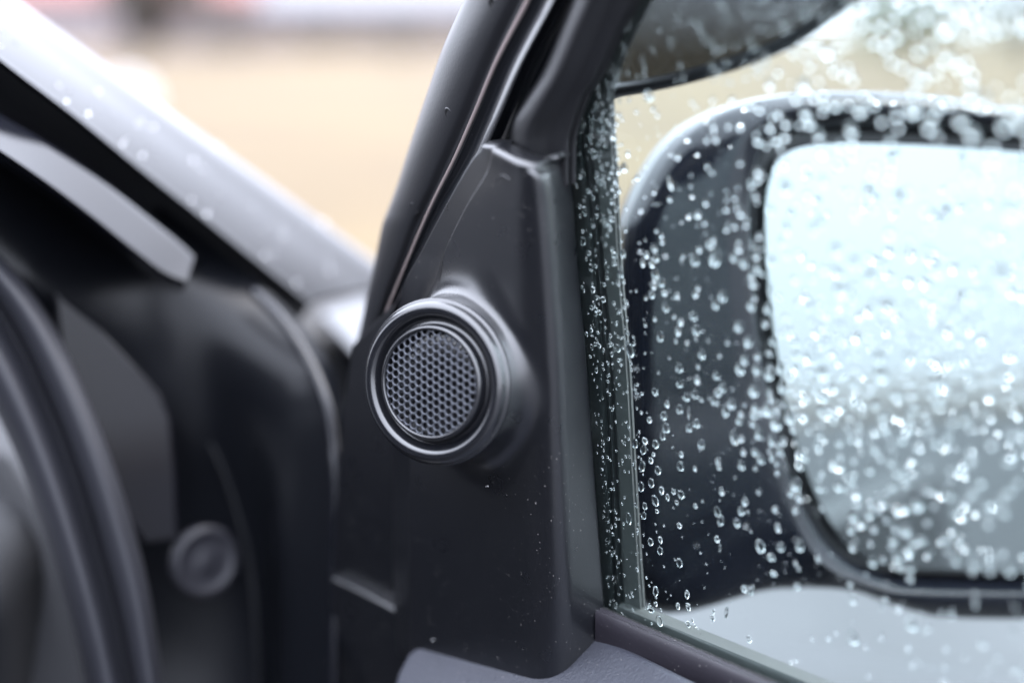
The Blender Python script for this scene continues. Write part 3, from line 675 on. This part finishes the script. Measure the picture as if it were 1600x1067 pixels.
scatter('housing_raindrops', pts, housing, 6)

# ------------------------------------------------------------------ THE CAR BODY (front pillar and door opening)
car = empty('parked_car', (-0.5, 0.8, 0.2)); tag(car, 'black car body with wet front pillar and grey door opening seal', 'car')
R_ = Vector((0.75, -0.6, 0.2))
# outer pillar, facing the sky
pu = [(-560, -420, .55), (-260, -205, .615), (-120, -103, .64), (20, -3, .675), (160, 98, .708), (300, 200, .743), (440, 300, .78), (560, 388, .81), (640, 446, .83)]
plw = [(-560, -345, .495), (-260, -120, .545), (-120, -15, .57), (0, 86, .60), (125, 180, .63), (225, 260, .66), (325, 338, .69), (412, 407, .715), (489, 468, .74)]
pum = [((a[0] + b[0]) / 2 + 4, (a[1] + b[1]) / 2 - 6, (a[2] + b[2]) / 2 - .004) for a, b in zip(pu, plw)]
loft('outer_pillar', [[at(x - 40, y + 26, d + .06) for x, y, d in pu], [at(*p) for p in pu], [at(*p) for p in pum], [at(*p) for p in plw], [at(x - 1, y + 3, d + .004) for x, y, d in plw], [at(x + 6, y - 2, d + .06) for x, y, d in plw]], 'body_paint', car, nu=60, nv=40, thick=.003, outward=Vector((.3, -.5, .8)))
loft('shut_line_shade', [[at(x + 10, y - 8, d + .05) for x, y, d in plw], [at(x - 25, y + 40, d + .045) for x, y, d in plw], [at(x - 60, y + 90, d + .02) for x, y, d in plw]], 'dash_plastic', car, nu=40, nv=10, thick=.004, outward=Vector((.3, -.8, .4)))  # matte dark sheet standing in for the shade in the gap
# glossy ridge of the pillar inside the shut line
ru = [(-480, -105, .53), (-200, 60, .57), (-100, 118, .585), (0, 180, .60), (80, 228, .615), (160, 284, .63), (230, 339, .645), (280, 380, .655), (303, 402, .66)]
rl = [(-480, -48, .51), (-200, 118, .55), (-100, 174, .565), (0, 235, .58), (70, 282, .595), (140, 334, .61), (205, 386, .625), (255, 424, .638), (292, 440, .648)]
loft('pillar_ridge', [[at(x + 5, y - 7, d + .06) for x, y, d in ru], [at(*p) for p in ru], [at(*p) for p in rl], [at(x - 6, y + 9, d + .02) for x, y, d in rl]], 'body_paint', car, nu=50, nv=31, lin_across=True, thick=.003, outward=Vector((.3, -.5, .8)))
# door-opening sheet: broad dark jamb
j1 = [(-500, -150, .63), (-200, 20, .68), (0, 130, .70), (200, 280, .72), (400, 440, .72), (500, 545, .70), (535, 640, .675), (545, 800, .67), (548, 1100, .665)]
j2 = [(-500, -60, .59), (-200, 120, .64), (0, 250, .66), (150, 360, .685), (300, 480, .70), (400, 600, .70), (440, 720, .695), (450, 850, .69), (455, 1100, .685)]
j3 = [(-500, 40, .575), (-200, 250, .625), (0, 400, .645), (90, 460, .66), (250, 625, .70), (330, 745, .72), (380, 850, .725), (398, 950, .725), (408, 1100, .72)]
j4 = [(-540, 80, .58), (-240, 300, .63), (-60, 430, .65), (40, 500, .665), (120, 640, .70), (150, 760, .72), (170, 860, .725), (180, 950, .725), (190, 1100, .72)]
loft('door_jamb', [[at(*p) for p in c] for c in (j1, j2, j3, j4)], 'jamb_paint', car, nu=60, nv=40, thick=.004, outward=Vector((.8, -.5, .2)))
tube('jamb_seam', [at(x, y, .715) for x, y in [(250, 585), (300, 645), (350, 735), (385, 850), (398, 950), (404, 1100)]], .0016, 'jamb_paint', car, n=60, flat=.7)
# glossy inner jamb wedge next to the seal
WP = Plane(at(200, 650, .665), Vector((.42, -.89, .14)))
wp = [(84, 452), (150, 505), (252, 616), (268, 650), (276, 740), (280, 845), (225, 850), (190, 800), (140, 690), (95, 560)]
slab('inner_jamb', [WP.hit(*p) for p in wp], WP.n, .006, 'jamb_gloss', car, bevel=.002)
# bump stop button
bc = at(318, 876, .69); bax = Vector((.62, -.76, .12))
lathe('bump_stop', [(.002, -.008), (.0150, -.006), (.0175, -.001), (.0178, .002), (.0165, .0042), (.0145, .0046), (.0130, .0036), (.0120, .0030), (.006, .0036), (.003, .0046), (.0004, .0048)], bc, bax, Vector((0, 0, 1)), 'button_rubber', car, seg=48)
# hinge pillar edge with highlights, fender and bonnet corner
tube('hinge_pillar_edge', [at(x, y, d) for x, y, d in [(395, 455, .70), (440, 500, .69), (480, 560, .68), (508, 625, .67), (520, 690, .665), (524, 760, .66), (523, 900, .66), (522, 1100, .66)]], lambda t: .0026, 'body_paint', car, n=70)
fp2 = [at(500, 486, .92), at(575, 464, 1.0), at(640, 458, 1.03), at(650, 600, .84), at(560, 556, .85), at(538, 530, .87)]
slab('front_wing', fp2, Vector((.2, -.5, .85)), .004, 'body_paint', car, bevel=.004)
slab('hinge_gap_shade', [at(440, 430, 1.14), at(520, 440, 1.14), at(660, 435, 1.14), at(600, 560, .9), at(590, 640, .9), at(620, 1100, .95), at(430, 1100, .88), at(430, 500, .86)], Vector((.9, -.4, .1)), .02, 'dash_plastic', car, bevel=.004)  # dark slab standing in for the shade of the hinge cavity
# grey opening seal: two fat ribs on a base
wA = [(-330, 75), (-180, 205), (-60, 330), (0, 398), (60, 470), (110, 560), (165, 690), (205, 810), (235, 930), (258, 1090)]
wB = [(-390, 80), (-235, 220), (-110, 350), (-40, 430), (20, 520), (68, 620), (115, 740), (152, 860), (182, 970), (208, 1090)]
wC = [(-450, 110), (-290, 260), (-160, 400), (-90, 490), (-30, 600), (20, 700), (62, 810), (98, 920), (122, 1010), (140, 1090)]
def wl(A, B, t, d0): return [at(a[0] * (1 - t) + b_[0] * t, a[1] * (1 - t) + b_[1] * t, d0 + .02 * ((i - 2) / 7)) for i, (a, b_) in enumerate(zip(A, B))]
loft('opening_seal', [wl(wA, wB, 0, .625), wl(wA, wB, .05, .612), wl(wA, wB, .35, .603), wl(wA, wB, .75, .605), wl(wA, wB, .97, .614), wl(wB, wC, .08, .614), wl(wB, wC, .4, .600), wl(wB, wC, .75, .600), wl(wB, wC, .95, .61), wl(wB, wC, 1.0, .63)], 'weather_rubber', car, nu=60, nv=90, thick=.006, outward=Vector((.3, -.9, .2)))
# dashboard end, then unseen dashboard, roof and cabin side added to block light
dp = [at(-400, 760, .75), at(10, 690, .72), at(95, 860, .68), at(150, 1100, .66), at(150, 1500, .66), at(-400, 1500, .66)]
slab('dashboard_end', dp, Vector((.5, -.85, .2)), .06, 'dash_plastic', car, bevel=.01, seg=4)
slab('dashboard', [Vector((-1.4, .45, 1.10)), Vector((-.24, .45, 1.10)), Vector((-.22, .75, 1.1277)), Vector((-.3, 1.1, 1.16)), Vector((-1.5, 1.1, 1.16))], Vector((0, 0, 1)), .45, 'dash_plastic', car, bevel=.03, seg=3)
slab('roof', [Vector((-1.75, .15, 1.66)), Vector((-.56, .15, 1.66)), Vector((-.45, -1.6, 1.70)), Vector((-1.75, -1.6, 1.70))], Vector((0, 0, 1)), .04, 'body_paint', car, bevel=.02, seg=3)
slab('seat_back', [Vector((-1.0, -.35, .55)), Vector((-.45, -.35, .55)), Vector((-.48, -.6, 1.32)), Vector((-.97, -.6, 1.32))], Vector((0, 1, .3)), .12, 'seat_cloth', car, bevel=.05, seg=4)
slab('floor_sill', [Vector((-1.5, -1.3, .42)), Vector((-.26, -1.3, .42)), Vector((-.24, .8, .42)), Vector((-1.5, .8, .42))], Vector((0, 0, 1)), .1, 'dash_plastic', car, bevel=.02, seg=3)
slab('far_door', [Vector((-1.7, 1.0, .4)), Vector((-1.7, -1.6, .4)), Vector((-1.7, -1.6, 1.68)), Vector((-1.7, .15, 1.66)), Vector((-1.7, 1.0, 1.15))], Vector((1, 0, 0)), .06, 'dash_plastic', car, bevel=.02, seg=2)
slab('rear_seat', [Vector((-1.7, -1.4, .4)), Vector((-.3, -1.4, .4)), Vector((-.45, -1.5, 1.69)), Vector((-1.7, -1.5, 1.69))], Vector((0, 1, 0)), .1, 'seat_cloth', car, bevel=.03, seg=2)
slab('centre_pillar', [Vector((-.24, -.42, .4)), Vector((-.24, -.56, .4)), Vector((-.42, -.60, 1.69)), Vector((-.42, -.5, 1.69))], Vector((1, 0, .1)), .1, 'dash_plastic', car, bevel=.02, seg=2)
slab('rear_side', [Vector((-.22, -.58, .4)), Vector((-.22, -1.6, .4)), Vector((-.26, -1.6, 1.15)), Vector((-.26, -.58, 1.15))], Vector((1, 0, .1)), .08, 'body_paint', car, bevel=.02, seg=2)
# rain on the outer pillar
pts = []
PU = resample([at(*p) for p in pu], 60); PL = resample([at(*p) for p in plw], 60); PM = resample([at(*p) for p in pum], 60)
for _ in range(110):
    i = rnd.randint(18, 56); t = rnd.random(); a, b_, c = PU[i], PM[i], PL[i]
    p = a.lerp(b_, t) if rnd.random() < .5 else b_.lerp(c, t); n = (PU[i + 1] - PU[i]).cross(c - a).normalized()
    if n.z < 0: n = -n
    pts.append((p + n * .0003, n, rnd.uniform(.4, 1.1) / 1000))
scatter('pillar_raindrops', pts, car, 9)
